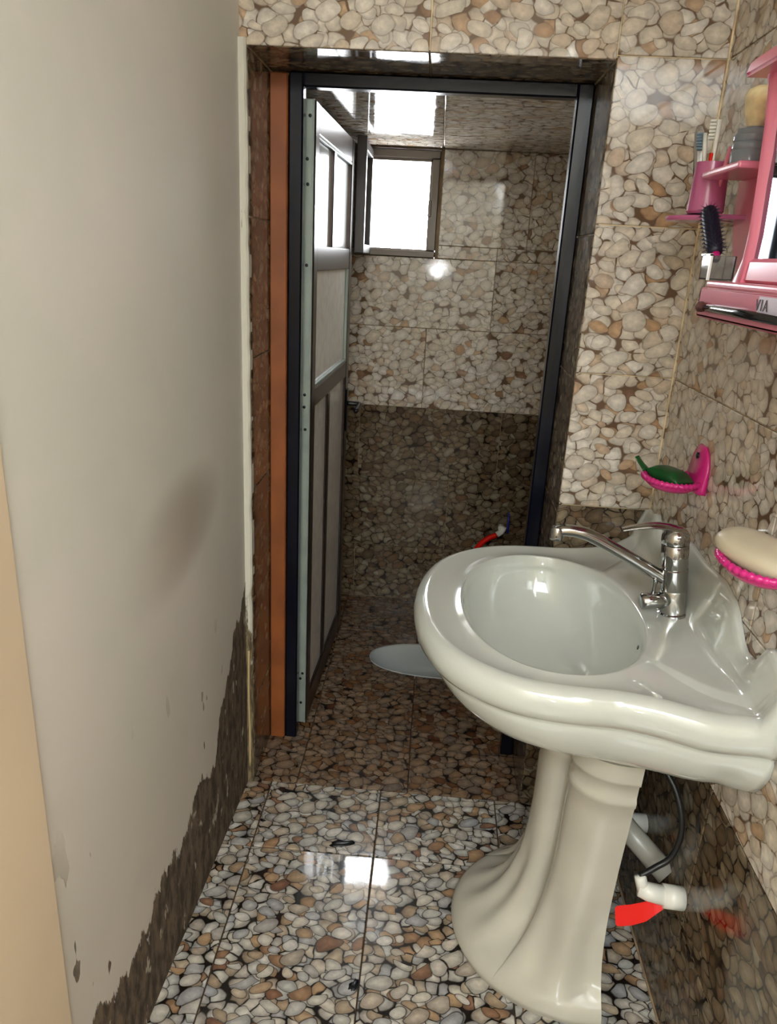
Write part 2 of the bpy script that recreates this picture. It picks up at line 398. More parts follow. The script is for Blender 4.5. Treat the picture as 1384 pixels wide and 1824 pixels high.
# left wall (bare plaster, peeling)
def prism(name, poly, z0, z1, mat, parent=None, bev=0.0):
    bm = bmesh.new(); loft(bm, [[(x, y, z0) for x, y in poly], [(x, y, z1) for x, y in poly]], True, True, True)
    if bev: bmesh.ops.bevel(bm, geom=[e for e in bm.edges if abs(e.verts[0].co.z-e.verts[1].co.z) > 0.1], offset=bev, segments=4, affect='EDGES', profile=0.5)
    return from_bm(name, bm, mat, parent)
struct(prism('wall_left', [(xl(YB), YB), (xl(D), D+0.012), (-0.75, D+0.012), (-0.75, YB)], -0.004, 2.47, M['peel']), 'off-white plaster wall with peeled brown cement at its foot')
struct(prism('trim_1', [(xl(0.80)+0.006, 0.80), (xl(0.80)-0.03, 0.80), (xl(-0.3)-0.03, -0.3), (xl(-0.3)+0.012, -0.3)], 0, 2.44, M['peach'], None, 0.004), 'peach painted flat band on the near end of the plaster wall')

# door wall (tiled on both faces)
wf = boxes('wall_facing', [((-0.75, D+TT-0.003, 0), (DX0-TT+0.003, 2.06, 2.45)), ((DX1+TT-0.003, D+TT-0.003, 0), (0.70, 2.06, 2.45)), ((DX0-TT+0.003, D+TT-0.003, DZ+TT-0.003), (DX1+TT-0.003, 2.06, 2.45))], M['grout'])
struct(wf, 'door wall clad in cream pebble print tiles')
cl = []
for r, (z0, z1) in enumerate(zip(ROWS, ROWS[1:])):
    if z0 < DZ < z1+0.02 and z0 < 1.9: z1 = DZ+0.009
    cl.append((DX1, XR, z0, z1, WD if z1 < 0.93 else WL))
for z0, z1 in ((DZ, 2.241), (2.241, 2.45)):
    for a, b in zip([-0.470, -0.055], [-0.055, DX1]): cl.append((a, b, z0, z1, WL))
    cl.append((DX1, XR, z0+0.009 if z0 == DZ else z0, z1, WL))
cl = [c for i, c in enumerate(cl) if not (c[0] == DX1 and c[2] >= 1.9 and i < len(ROWS)-1)]
tiles(wf, (0, D, 0), (1, 0, 0), (0, 0, 1), cl)
# reveal of the opening
RV = 2.022
tiles(wf, (DX0, D+TT, 0), (0, -1, 0), (0, 0, 1), [], 0.003)
lz = [0.0, 0.261, 0.591, 0.90, 1.235, 1.56, DZ]
tiles(wf, (DX0, 0, 0), (0, 1, 0), (0, 0, 1), [(D+0.002, RV+0.03, a, b, WD if b < 0.95 else M['wall_shaded']) for a, b in zip(lz, lz[1:])])
tiles(wf, (DX1, 0, 0), (0, -1, 0), (0, 0, 1), [(-RV-0.03, -D-0.002, a, b, WD if b < 0.95 else M['wall_shaded']) for a, b in zip(lz, lz[1:])])
tiles(wf, (0, 0, DZ), (1, 0, 0), (0, -1, 0), [(a, b, -RV-0.03, -D-0.002, M['wall_shaded']) for a, b in ((DX0, -0.055), (-0.055, DX1))])
# white plaster strip between plaster wall and opening
def strip_edge():
    bm = bmesh.new(); n = 60; rings = []
    rnd = random.Random(3)
    for i in range(n+1):
        z = 1.915*i/n; w = rnd.uniform(-0.002, 0.002)
        if z < 0.62 and rnd.random() < 0.5: w -= rnd.uniform(0.002, 0.007)
        x1 = -0.4465+w*0.6; x0 = -0.490
        rings.append([(x0, D-0.010, z), (x1-0.004, D-0.011+w*0.5, z), (x1, D-0.006, z), (x1, D+0.02, z), (x0, D+0.02, z)])
    loft(bm, rings, True, True, True); return bm
def strip_material():
    t = NT('dirty_plaster_strip'); o = t.obj(); sp = t.n('ShaderNodeSeparateXYZ'); t.l(o, sp.inputs[0])
    st = t.vmath('MULTIPLY', o, (3.0, 1, 0.5)); n = t.noise(st, 22, 5, 0.65); f = t.noise(st, 60, 4)
    m = t.mr(t.math('SUBTRACT', t.math('ADD', 0.50, t.math('MULTIPLY', t.math('SUBTRACT', n.outputs[0], 0.5), 0.9)), sp.outputs[2]), -0.03, 0.03, 0, 1)
    m2 = t.mr(n.outputs[0], 0.66, 0.70, 0, 0.8)
    c = t.mix(m, t.mix(m2, rgb(206, 204, 192), rgb(110, 98, 84)), t.mix(t.mr(f.outputs[0], 0.4, 0.6, 0, 1), rgb(84, 70, 52), rgb(134, 120, 92)))
    t.P(Base_Color=c, Roughness=0.8); t.bump(n.outputs[0], 0.4, 0.006); return t.m
struct(from_bm('trim_2', strip_edge(), strip_material()), 'ragged white plaster strip beside the door opening, dirty at the bottom')
tag(tube('plaster_drip', spline([(-0.456, D-0.013, 0.44), (-0.4575, D-0.014, 0.30), (-0.4555, D-0.0135, 0.17), (-0.456, D-0.014, 0.06)], 6), 0.0035, plain('dried_cream_filler', rgb(192, 170, 126), 0.6), seg=8), 'thin cream line of dried filler running down the plaster strip', 'filler')

# right wall
wr = struct(box('wall_right', (XR+TT-0.003, YB, 0), (0.75, D+0.01, 2.45), M['grout']), 'right wall clad in pebble print tiles, dark rows at the bottom')
ysr = [0.2, 0.529, 1.167, D]
tiles(wr, (XR, 0, 0), (0, -1, 0), (0, 0, 1), [(-b, -a, z0, z1, WD if z1 < 0.60 else WL) for a, b in zip(ysr, ysr[1:]) for z0, z1 in zip(ROWS, ROWS[1:])])

struct(box('trim_3', (XR-0.0035, YB, -0.002), (XR+0.006, D-0.001, 0.0028), M['grout_tan']), 'thin tan grout line where floor meets the right wall')

struct(box('trim_4', (XR-0.0035, D-0.0035, 0.001), (XR+0.004, D+0.004, 2.449), M['grout']), 'cream grout line in the corner of the tiled walls')

# rest of the front room
struct(box('wall_back', (-0.75, YB-0.08, 0), (0.75, YB, 2.45), M['plaster']))
struct(box('ceiling_1', (-0.75, YB-0.08, 2.45), (0.75, 2.06, 2.55), M['ceil']), 'front room ceiling')

# toilet room
WX0, WX1, WZ0, WZ1 = -0.352, -0.028, 1.490, 1.880
wb = boxes('wall_toilet_back', [((-0.75, Y2+TT-0.003, -0.05), (WX0, 3.30, 2.2)), ((WX1, Y2+TT-0.003, -0.05), (0.75, 3.30, 2.2)), ((WX0, Y2+TT-0.003, -0.05), (WX1, 3.30, WZ0)), ((WX0, Y2+TT-0.003, WZ1), (WX1, 3.30, 2.2))], M['grout_tan'])
struct(wb, 'far toilet wall with dark pebble tiles below cream ones')
rows2 = [(0.0, 0.255, -0.30, WD), (0.255, 0.575, 0.10, WD), (0.575, 0.889, -0.30, WD), (0.889, 1.218, -0.04, WL), (1.218, WZ0, 0.218, WL)]
cl = []
for z0, z1, ref, m in rows2:
    x_ = cuts(IXL, IXR, ref, 0.60); cl += [(a, b, z0, z1, m) for a, b in zip(x_, x_[1:])]
cl += [(IXL, WX0-0.001, WZ0, IZ, WL), (WX1+0.012, 0.218, WZ0, 1.539, WL), (0.218, IXR, WZ0, 1.539, WL), (WX1+0.012, 0.33, 1.539, IZ, WL), (0.33, IXR, 1.539, IZ, WL)]
tiles(wb, (0, Y2, 0), (1, 0, 0), (0, 0, 1), cl, 0.0022)
for nm, x, U in (('wall_toilet_left', IXL, (0, 1, 0)), ('wall_toilet_right', IXR, (0, -1, 0))):
    sgn = 1 if x < 0 else -1
    w_ = struct(box(nm, (-0.75, 2.06, -0.05), (x-TT+0.003, 3.2, 2.2), M['grout']) if x < 0 else box(nm, (x+TT-0.003, 2.06, -0.05), (0.75, 3.2, 2.2), M['grout']), 'pebble tiled side wall of the toilet')
    cl = []
    for z0, z1 in zip([0, 0.255, 0.575, 0.889, 1.218, 1.539], [0.255, 0.575, 0.889, 1.218, 1.539, IZ]):
        for a, b in ((2.06, 2.56), (2.56, Y2)):
            cl.append(((a, b) if sgn > 0 else (-b, -a)) + (z0, z1, WD if z1 < 0.9 else WL))
    tiles(w_, (x, 0, 0), U, (0, 0, 1), cl)
ce = struct(box('ceiling_2', (-0.75, 2.06, IZ+TT-0.003), (0.75, 3.3, 2.2), M['grout']), 'glossy pebble tiled ceiling of the toilet')
tiles(ce, (0, 0, IZ), (1, 0, 0), (0, -1, 0), [(a, b, -d, -c, WL) for a, b in zip([IXL, -0.02, 0.58], [-0.02, 0.58, IXR]) for c, d in zip([2.063, 2.13, 2.46, 2.79], [2.13, 2.46, 2.79, Y2])])

# toilet window with the sash swung in
wn = struct(boxes('window_1', [((WX0, 3.105, WZ0), (WX1, 3.165, WZ0+0.026)), ((WX0, 3.105, WZ1-0.034), (WX1, 3.165, WZ1-0.004)), ((WX0, 3.105, WZ0+0.0262), (WX0+0.03, 3.165, WZ1-0.0342)), ((WX1-0.03, 3.105, WZ0+0.0262), (WX1, 3.165, WZ1-0.0342))], M['alu'], None, 0.003), 'brown grey aluminium window high in the toilet wall')
boxes('window_bead', [((WX0+0.026, 3.118, WZ0+0.022), (WX1-0.026, 3.128, WZ0+0.030)), ((WX0+0.026, 3.118, WZ1-0.044), (WX1-0.026, 3.128, WZ1-0.030)), ((WX1-0.036, 3.118, WZ0+0.022), (WX1-0.026, 3.128, WZ1-0.03))], M['alu'], wn, 0.001)
box('window_latch', (WX1-0.037, 3.098, 1.64), (WX1-0.024, 3.106, 1.70), M['bronze'], wn, 0.002)
sx = -0.283
boxes('window_sash', [((sx-0.034, 2.835, 1.495), (sx, 2.865, 1.880)), ((sx-0.030, 3.075, 1.495), (sx, 3.103, 1.866)), ((sx-0.030, 2.865, 1.495), (sx, 3.075, 1.525)), ((sx-0.030, 2.865, 1.836), (sx, 3.075, 1.866))], plain('backlit_aluminium', rgb(62, 58, 58), 0.4, 0.3), wn, 0.002)  # window aluminium again, backlit shade put into the sash colour
box('window_pane', (sx-0.018, 2.862, 1.522), (sx-0.013, 3.078, 1.839), M['glass'], wn)

# ------------------------------------------------------------------ door frame, wood strip, door leaf
df = struct(boxes('door_1', [((-0.398, 2.020, 0), (-0.362, 2.060, DZ-0.001)), ((0.297, 2.020, 0), (DX1-0.001, 2.060, DZ-0.001)), ((-0.362, 2.020, 1.868), (0.297, 2.060, DZ-0.001))], M['navy'], None, 0.004), 'dark navy glossy metal door frame')
tag(box('wood_batten', (-0.4445, 2.016, 0.001), (-0.400, 2.050, 1.897), M['wood'], None, 0.003), 'orange stained wooden batten beside the navy door frame', 'batten')

leaf = empty('toilet_door', (-0.341, 2.088, 0.016), 'dark framed door with pale panels standing open into the toilet', 'door', rz=math.radians(-1.9))
LW, LH, TH = 0.700, 1.838, 0.034
def lb(name, y0, y1, z0, z1, mat, x0=-TH, x1=0.0, bev=0.003): return box(name, (x0, y0, z0), (x1, y1, z1), mat, leaf, bev)
BZ = M['bronze']
lb('stile', 0.003, 0.055, 0, LH, BZ); lb('stile', LW-0.058, LW, 0, LH, BZ)
for z0, z1 in ((0, 0.085), (1.045, 1.102), (1.424, 1.490), (1.765, LH)): lb('rail', 0.055, LW-0.058, z0, z1, BZ, -TH+0.001, -0.001)
lb('mullion', 0.30, 0.345, 1.490, 1.765, BZ, -TH+0.002, -0.002)
lb('mullion', 0.285, 0.325, 0.085, 1.045, BZ, -TH+0.002, -0.002)
for y0, y1 in ((0.055, 0.30), (0.345, LW-0.058)): lb('pane', y0, y1, 1.490, 1.765, M['frosted'], -0.022, -0.012, 0)
lb('panel', 0.055, LW-0.058, 1.102, 1.424, M['panel'], -0.024, -0.010, 0)
for y0, y1 in ((0.055, 0.285), (0.325, LW-0.058)): lb('panel', y0, y1, 0.085, 1.045, M['panel'], -0.024, -0.010, 0)
boxes('glazing_bead', [((-0.010, 0.055, 1.102), (-0.001, LW-0.058, 1.112)), ((-0.010, LW-0.070, 1.112), (-0.001, LW-0.058, 1.424)), ((-0.010, 0.055, 1.757), (-0.001, LW-0.058, 1.765))], M['galv'], leaf, 0.001)
es = boxes('edge_strip', [((-TH, -0.003, 0.0), (-0.003, 0.003, LH)), ((-TH, -0.006, 0.0), (-TH+0.004, 0.0, LH)), ((-0.007, -0.006, 0.0), (-0.003, 0.0, LH))], M['galv'], leaf, 0.0006)
for z in (0.075, 0.165, 0.185, 0.99, 1.055, 1.09, 1.44, 1.64, 1.70, 1.80):
    bm = bmesh.new(); add_lathe(bm, [(0.0045, 0), (0.0045, 0.0015), (0.0018, 0.0022)], (-0.017+random.uniform(-0.004, 0.004), -0.0028, z), 10, (0, -1, 0)); from_bm('screw', bm, M['screw'], es)
hb = box('door_handle', (0.0, LW-0.052, 0.84), (0.006, LW-0.015, 1.00), M['black'], leaf, 0.003)
tube('lever', spline([(0.004, LW-0.034, 0.945), (0.045, LW-0.034, 0.945), (0.052, LW-0.05, 0.944), (0.052, LW-0.14, 0.938)], 5), 0.009, M['black'], hb, 10)

# ------------------------------------------------------------------ squat pan
def squat_pan():
    bm = bmesh.new(); P = []
    for k, z in (((0.985, 0.97), 0.003), ((0.995, 0.99), 0.004), ((0.985, 0.965), -0.004), ((0.965, 0.92), -0.03), ((0.93, 0.84), -0.085), ((0.86, 0.72), -0.115), ((0.6, 0.45), -0.13)):
        P.append([(x, y, z) for x, y in pan_outline(k)])
    loft(bm, P, True, False, True)
    o = from_bm('squat_toilet', bm, M['ceramic_pan'], None, smooth=True, fix=False)
    return o
tag(squat_pan(), 'white ceramic squat toilet pan sunk in the brown floor', 'toilet')

# wall tap with a red hose in the toilet
t = empty('wall_tap', (0.345, Y2, 0.385), 'small white tap with blue lever low on the dark toilet wall', 'tap')
def loc(pts, e): return [Vector(p)-e.location for p in pts]
bm = bmesh.new(); add_tube(bm, loc([(0.345, Y2-0.002, 0.385), (0.345, 3.07, 0.385)], t), 0.016, 14); add_tube(bm, loc([(0.352, 3.075, 0.400), (0.345, 3.075, 0.375), (0.325, 3.07, 0.362)], t), 0.0135, 14); from_bm('tap_body', bm, M['white'], t, smooth=True)
bm = bmesh.new(); add_tube(bm, loc([(0.369, 3.068, 0.375), (0.369, 3.064, 0.41), (0.3665, 3.062, 0.468)], t), [0.011, 0.010, 0.006], 10, squash=(1, 0.5)); from_bm('tap_lever', bm, M['blue'], t, smooth=True)
tag(tube('red_hose', spline([(0.324, 3.068, 0.361), (0.29, 3.064, 0.345), (0.257, 3.06, 0.316), (0.225, 3.06, 0.255), (0.205, 3.06, 0.16), (0.20, 3.05, 0.05), (0.23, 3.00, 0.012), (0.33, 2.98, 0.012)], 6), 0.0115, M['red'], seg=10), 'red rubber hose hanging from the white wall tap', 'hose')

# ------------------------------------------------------------------ washbasin
YC = 1.392; ZD = 0.840; BCX, BCY, BRX, BRY = 0.268, 1.383, 0.176, 0.264
HALF = [(0.020, 0.0), (0.024, 0.06), (0.036, 0.125), (0.063, 0.195), (0.105, 0.248), (0.162, 0.288), (0.222, 0.307), (0.283, 0.313), (0.340, 0.315), (0.400, 0.328), (0.460, 0.352), (0.515, 0.380), (0.5645, 0.402)]
def resample(pts, n):
    L = [0]
    for a, b in zip(pts, pts[1:]): L.append(L[-1]+(Vector(b)-Vector(a)).length)
    out = []
    for i in range(n):
        s = L[-1]*i/(n-1); k = max(j for j in range(len(L)) if L[j] <= s+1e-9); k = min(k, len(L)-2)
        f = (s-L[k])/(L[k+1]-L[k]); out.append(Vector(pts[k]).lerp(Vector(pts[k+1]), f))
    return out
def smooth(a, b, x):
    t = max(0.0, min(1.0, (x-a)/(b-a))); return t*t*(3-2*t)
def interp(tab, x):
    if x <= tab[0][0]: return tab[0][1]
    for (a, p), (b, q) in zip(tab, tab[1:]):
        if x <= b: return p+(q-p)*smooth(a, b, x)
    return tab[-1][1]
def back_height(dy):
    return interp([(0, 0.112), (0.10, 0.118), (0.150, 0.108), (0.250, 0.045), (0.275, 0.042), (0.320, 0.080), (0.37, 0.066)], dy)
def washbasin():
    half = resample(spline([(x, y, 0) for x, y in HALF], 8), 70)
    near = [(p.x, YC-p.y) for p in half]; far = [(p.x, YC+p.y) for p in half]
    wall = [(0.5645, YC-0.402+0.804*i/40) for i in range(1, 40)]
    out = near + wall + far[::-1][:-1]
    n = len(out); onwall = [False]*70 + [True]*39 + [False]*69
    nor = []
    for i in range(n):
        a, b = Vector(out[i-1]), Vector(out[(i+1) % n]); d = (b-a).normalized(); v = Vector((d.y, -d.x))
        # loop runs front -> near side -> wall -> far side : outward normal points away from the centre
        c = Vector(out[i])-Vector((BCX, BCY))
        if v.dot(c) < 0: v = -v
        nor.append(v)
    def bowl(i, s):
        a = math.atan2(out[i][1]-BCY, out[i][0]-BCX); c, q = math.cos(a), math.sin(a); e = 2.15
        r = 1.0/((abs(c)/BRX)**e+(abs(q)/BRY)**e)**(1/e)
        return Vector((BCX + (1-s)*0.03 + c*r*s, BCY + q*r*s))
    def rise(x, dy): return 0.024*smooth(0.46, 0.565, x)*smooth(0.20, 0.36, dy)
    def deck(x, y):
        dy = abs(y-YC)
        z = ZD + back_height(dy)*smooth(0.530, 0.557, x) + rise(x, dy)
        return z
    rings = []
    for s in (0.10, 0.25, 0.42, 0.58, 0.72, 0.82, 0.89, 0.94, 0.97, 0.988):
        ring = []
        for i in range(n):
            p = bowl(i, s); ring.append((p.x, p.y, ZD-0.006-0.165*(1-s**3.4)**0.62))
        rings.append(ring)
    for tt in (0.0, 0.03, 0.08, 0.16, 0.26, 0.36, 0.46, 0.56, 0.65, 0.73, 0.79, 0.84, 0.88, 0.91, 0.935, 0.955, 0.97, 0.985, 1.0):
        ring = []
        for i in range(n):
            b = bowl(i, 1.0); o = Vector(out[i]); p = b.lerp(o, tt)
            z = deck(p.x, p.y)
            dist = (o-p).length
            if not onwall[i]:
                z += -0.007*math.sin(PI*min(1, tt))*min(1, (o-b).length/0.12)
            if tt < 0.02: z -= 0.003
            ring.append((p.x, p.y, z))
        rings.append(ring)
    prof = [(0.008, 0.8390), (0.017, 0.8350), (0.024, 0.8270), (0.0275, 0.815), (0.0275, 0.802), (0.024, 0.789), (0.016, 0.778), (0.006, 0.771), (-0.001, 0.768), (-0.0035, 0.764), (-0.002, 0.759)]
    for off, z in prof:
        ring = []
        for i in range(n):
            o = Vector(out[i])
            if onwall[i]:
                f = (ZD-z)/(ZD-0.759); zt = deck(o.x, o.y); ring.append((o.x, o.y, zt+(0.759-zt)*max(0.05, f)))
            else:
                rs = rise(o.x, abs(o.y-YC)); zz = z + rs
                if o.x > 0.53:
                    top = deck(o.x, o.y)-rs; zz = z + rs + (top-ZD)*max(0.0, 1-(ZD-z)/0.05)
                p = o + nor[i]*off; ring.append((min(p.x, 0.5645), p.y, zz))
        rings.append(ring)
    # belly under the rim, faintly fluted, gathered in on the pedestal
    low = [(0.03, 0.745, 0), (0.06, 0.730, 1), (0.11, 0.712, 1), (0.19, 0.692, 1), (0.30, 0.676, 1), (0.45, 0.662, 0.8), (0.62, 0.650, 0.5), (0.80, 0.640, 0.2), (1.0, 0.630, 0)]
    for k, z, fl_ in low:
        ring = []
        for i in range(n):
            o = Vector(out[i]); a = math.atan2(o.y-YC, 0.45-o.x)
            tx = 0.40 - 0.115*math.cos(a); ty = YC + 0.20*math.sin(a)
            if onwall[i]:
                ring.append((o.x, YC+(o.y-YC)*(1-0.42*k), z + 0.4*rise(o.x, abs(o.y-YC))*(1-k))); continue
            cr = 0.0
            for a0 in (-1.74, 1.74):
                cr += math.exp(-((a-a0)/0.04)**2)
            tgt = Vector((max(tx, o.x) if o.x > tx else tx, ty))
            p = o.lerp(tgt, k) - nor[i]*(0.006*cr*fl_)
            # wings stay full towards the wall
            ring.append((min(p.x, 0.5645), p.y, z + 0.4*rise(o.x, abs(o.y-YC))*(1-k)))
        rings.append(ring)
    bm = bmesh.new(); loft(bm, rings, True, True, True)
    bmesh.ops.remove_doubles(bm, verts=bm.verts, dist=1e-5)
    return from_bm('washbasin', bm, M['ceramic'], None, smooth=True)
wbasin = tag(washbasin(), 'white ceramic washbasin with scrolled splashback on the right wall', 'washbasin')
lathe('drain', [(0.019, 0), (0.022, 0.003), (0.014, 0.0035), (0.010, 0.001)], (BCX+0.027, BCY, ZD-0.1705), M['chrome'], wbasin)
lathe('overflow_hole', [(0.006, 0), (0.006, 0.002)], (0.437, 1.318, 0.795), M['screw'], wbasin, 12, (-1, 0.2, 0.35))

# ------------------------------------------------------------------ pedestal
def pedestal():
    sec = [(0.288, 0.0), (0.290, 0.022), (0.296, 0.042), (0.306, 0.056), (0.322, 0.066), (0.345, 0.071), (0.360, 0.076), (0.362, 0.084), (0.354, 0.092), (0.338, 0.100), (0.328, 0.112), (0.325, 0.128), (0.327, 0.145), (0.336, 0.163), (0.350, 0.179), (0.368, 0.190), (0.390, 0.197), (0.412, 0.199), (0.436, 0.199)]
    hp = resample(spline([(x, y, 0) for x, y in sec], 5), 64)
    loop = [(p.x, -p.y) for p in hp[::-1]] + [(p.x, p.y) for p in hp[1:]]
    YP = 1.380
    wid = [(0.0, 0.80), (0.075, 0.79), (0.12, 0.80), (0.25, 0.86), (0.45, 0.97), (0.55, 1.03), (0.66, 1.06)]
    fro = [(0.0, 0.0), (1, 0)]
    ble = [(0.0, 1.0), (0.022, 1.0), (0.038, 0.93), (0.060, 0.70), (0.085, 0.50), (0.12, 0.32), (0.16, 0.19), (0.22, 0.08), (0.30, 0.02), (0.36, 0.0)]
    def lin_(tab, x):
        for (a, p), (b, q) in zip(tab, tab[1:]):
            if x <= b: return p+(q-p)*max(0, (x-a)/(b-a))
        return tab[-1][1]
    zs = [0.0, 0.006, 0.014, 0.022, 0.030, 0.038, 0.046, 0.054, 0.063, 0.073, 0.085, 0.10, 0.12, 0.14, 0.165, 0.19, 0.22, 0.26, 0.30, 0.36, 0.42, 0.48, 0.525, 0.532, 0.538, 0.544, 0.551, 0.558, 0.58, 0.586, 0.592, 0.600, 0.61, 0.6295]
    rings = []
    for z in zs:
        w = lin_(wid, z); b = lin_(ble, z); ring = []
        off = base_off = 0.0
        if 0.530 < z < 0.546: base_off = 0.0045
        if z >= 0.586: base_off = 0.007
        for x, y in loop:
            a = math.atan2(y, 0.436-x)                    # 0 = front
            sx_, sy_ = x, y*w
            ex, ey = 0.436-0.305*math.cos(a)**0.9 if math.cos(a) > 0 else 0.436, 0.247*math.sin(a)
            q = b; off = base_off
            # flutes carried down onto the foot
            if 0.02 < z < 0.30: off = 0.0055*math.cos(a*15.0)*smooth(0.035, 0.07, z)*(1-smooth(0.16, 0.30, z)); q = b
            px, py = sx_+(ex-sx_)*q, sy_+(ey-sy_)*q
            d = Vector((px-0.43, py*0.8)); 
            if d.length > 1e-6: d.normalize()
            if z < 0.016: off2 = -0.006*(1-z/0.016)
            else: off2 = 0
            ring.append((px+d.x*(off+off2), YP+py+d.y*(off+off2), z))
        rings.append(ring)
    bm = bmesh.new(); loft(bm, rings, True, True, True)
    o = from_bm('basin_pedestal', bm, M['ceramic_old'], None, smooth=True); sharp(o, 60); return o
ped = tag(pedestal(), 'fluted off-white ceramic pedestal carrying the washbasin', 'pedestal')

# ------------------------------------------------------------------ mixer tap
tp = empty('mixer_tap', (0.514, 1.390, ZD), 'chrome mixer tap with long swan spout on the white washbasin', 'tap')
CH = M['chrome']
ax = Vector((-0.13, 0, 1)).normalized()
lathe('tap_body', [(0.030, -0.004), (0.030, 0.004), (0.0265, 0.006), (0.0265, 0.052), (0.0255, 0.054), (0.0265, 0.056), (0.0265, 0.098), (0.0245, 0.100), (0.0245, 0.103), (0.0262, 0.106), (0.0257, 0.148), (0.024, 0.150), (0.004, 0.151)], (0, 0, 0), CH, tp, 28, ax)
sp_pts = spline([(-0.018, 0, 0.068), (-0.06, 0, 0.090), (-0.12, 0, 0.121), (-0.175, 0, 0.148), (-0.205, 0, 0.158), (-0.235, 0, 0.160), (-0.252, 0, 0.155)], 6)
spt = tube('spout', sp_pts, [0.0125]*(len(sp_pts)-14)+[0.0125-0.0001*i for i in range(14)], CH, tp, 14)
lathe('aerator', [(0.0125, 0), (0.0135, 0.004), (0.0135, 0.022), (0.011, 0.026)], (-0.250, 0, 0.140), CH, spt, 18)
bm = bmesh.new(); add_lathe(bm, [(0.0262, 0.152), (0.0268, 0.158), (0.0258, 0.168), (0.0215, 0.177), (0.013, 0.183), (0.004, 0.185)], (0, 0, 0), 28, ax)
lv = spline([(-0.006, 0, 0.172), (-0.030, 0, 0.180), (-0.060, 0, 0.183), (-0.092, 0, 0.179), (-0.125, 0, 0.170)], 6)
add_tube(bm, lv, [0.022-0.013*i/(len(lv)-1) for i in range(len(lv))], 16, True, (1.0, 0.36)); lo = from_bm('lever', bm, CH, tp, smooth=True); sharp(lo, 50)
dv = tube('diverter', [(-0.012, -0.004, 0.030), (-0.050, -0.008, 0.026), (-0.066, -0.009, 0.0245), (-0.070, -0.0095, 0.024)], [0.0165, 0.0165, 0.0165, 0.012], CH, tp, 16)
lathe('diverter_pin', [(0.0045, 0.0), (0.0045, 0.024), (0.006, 0.026), (0.006, 0.034), (0.003, 0.036)], (-0.048, -0.008, 0.040), CH, dv, 12)

# ------------------------------------------------------------------ soap dishes on the right wall
def soap_dish(cy, cz, label, group, wy=0.066, dx=0.112):
    e = empty('soap_dish', (XR, cy, cz), label, 'soap dish', group)
    bm = bmesh.new(); n = 36; rings = []
    def oval(k, z, x0=0.0): return [(-0.052*dx/0.104 + x0 - dx/2*k*math.cos(a), wy*k*math.sin(a), z) for a in (2*PI*i/n for i in range(n))]
    rings = [oval(0.40, -0.019), oval(0.75, -0.0175), oval(0.93, -0.009), oval(0.98, 0.0), oval(0.94, 0.001), oval(0.86, -0.007), oval(0.65, -0.0135), oval(0.25, -0.015)]
    loft(bm, rings, True, True, True); from_bm('bowl', bm, M['pink_hot'], e, smooth=True)
    bm = bmesh.new(); pts = oval(0.97, 0.001); pts = pts+[pts[0]]; seg = 8
    full = []
    for i in range(len(pts)-1):
        for k in range(3): full.append(Vector(pts[i]).lerp(Vector(pts[i+1]), k/3))
    add_tube(bm, full+[full[0]], [0.0056+0.0016*math.cos(i*2.1) for i in range(len(full)+1)], seg); from_bm('rope_rim', bm, M['pink_hot'], e, smooth=True)
    bm = bmesh.new(); rr = []
    for t_ in range(11):
        z = -0.018 + 0.092*t_/10; w = 0.052*math.sqrt(max(0.02, 1-max(0, (z-0.02)/0.058)**2)); bow = 0.010*(1-t_/10)**2
        rr.append([(-0.001, -w, z), (-0.006-bow, -w*0.9, z), (-0.009-bow, 0, z), (-0.006-bow, w*0.9, z), (-0.001, w, z)])
    loft(bm, rr, True, True, True); bp = from_bm('backplate', bm, M['pink_hot'], e, smooth=True)
    bm = bmesh.new(); add_lathe(bm, [(0.0065, 0), (0.0065, 0.003), (0.003, 0.004)], (-0.0095, 0.004, 0.052), 12, (-1, 0, 0)); from_bm('screw', bm, M['screw'], bp)
    return e
soap_dish(1.523, 1.083, 'magenta scalloped soap dish holding the green packet', 'wall soap dishes')
soap_dish(1.070, 1.082, 'magenta soap dish holding cream soap, above the basin splashback', 'wall soap dishes', 0.076, 0.112)
def packet():
    bm = bmesh.new(); rings = []; n = 16
    for i in range(13):
        t_ = i/12; y = -0.042+0.088*t_; w = 0.027*(1+0.1*math.sin(5*t_)); h = 0.0165*min(1, 0.25+2.2*min(t_, 1-t_)*1.6)
        rings.append([(w*math.copysign(abs(math.cos(a))**0.6, math.cos(a)), y, h*math.copysign(abs(math.sin(a))**0.7, math.sin(a))+0.003*math.sin(3*t_)) for a in (2*PI*k/n for k in range(n))])
    loft(bm, rings, True, True, True)
    return from_bm('soap_packet', bm, M['green'], None, (0.504, 1.521, 1.087), (0.05, 0.10, 0.55), True)
pk = tag(packet(), 'crumpled dark green soap packet lying in the far pink dish', 'soap packet')
bm = bmesh.new(); add_tube(bm, spline([(-0.022, 0.044, 0.0), (-0.026, 0.062, 0.012), (-0.030, 0.072, 0.022)], 4), [0.014, 0.013, 0.012, 0.011, 0.011, 0.010, 0.010, 0.010, 0.009], 8, True, (1, 0.25)); from_bm('torn_flap', bm, M['green'], pk, smooth=True)
def soap_bar():
    bm = bmesh.new(); rings = []; n = 28
    for i in range(13):
        a = -PI/2+PI*i/12; r = math.cos(a)**0.55 if 0 < i < 12 else 0.15
        rings.append([(0.040*r*math.copysign(abs(math.cos(b))**0.8, math.cos(b)), 0.074*r*math.sin(b), 0.021*math.sin(a)) for b in (2*PI*k/n for k in range(n))])
    loft(bm, rings, True, True, True); return from_bm('soap_bar', bm, M['soap'], None, (0.505, 1.066, 1.099), (0.10, -0.22, 0.50), True)
tag(soap_bar(), 'large cream soap bar leaning in the near pink dish', 'soap')

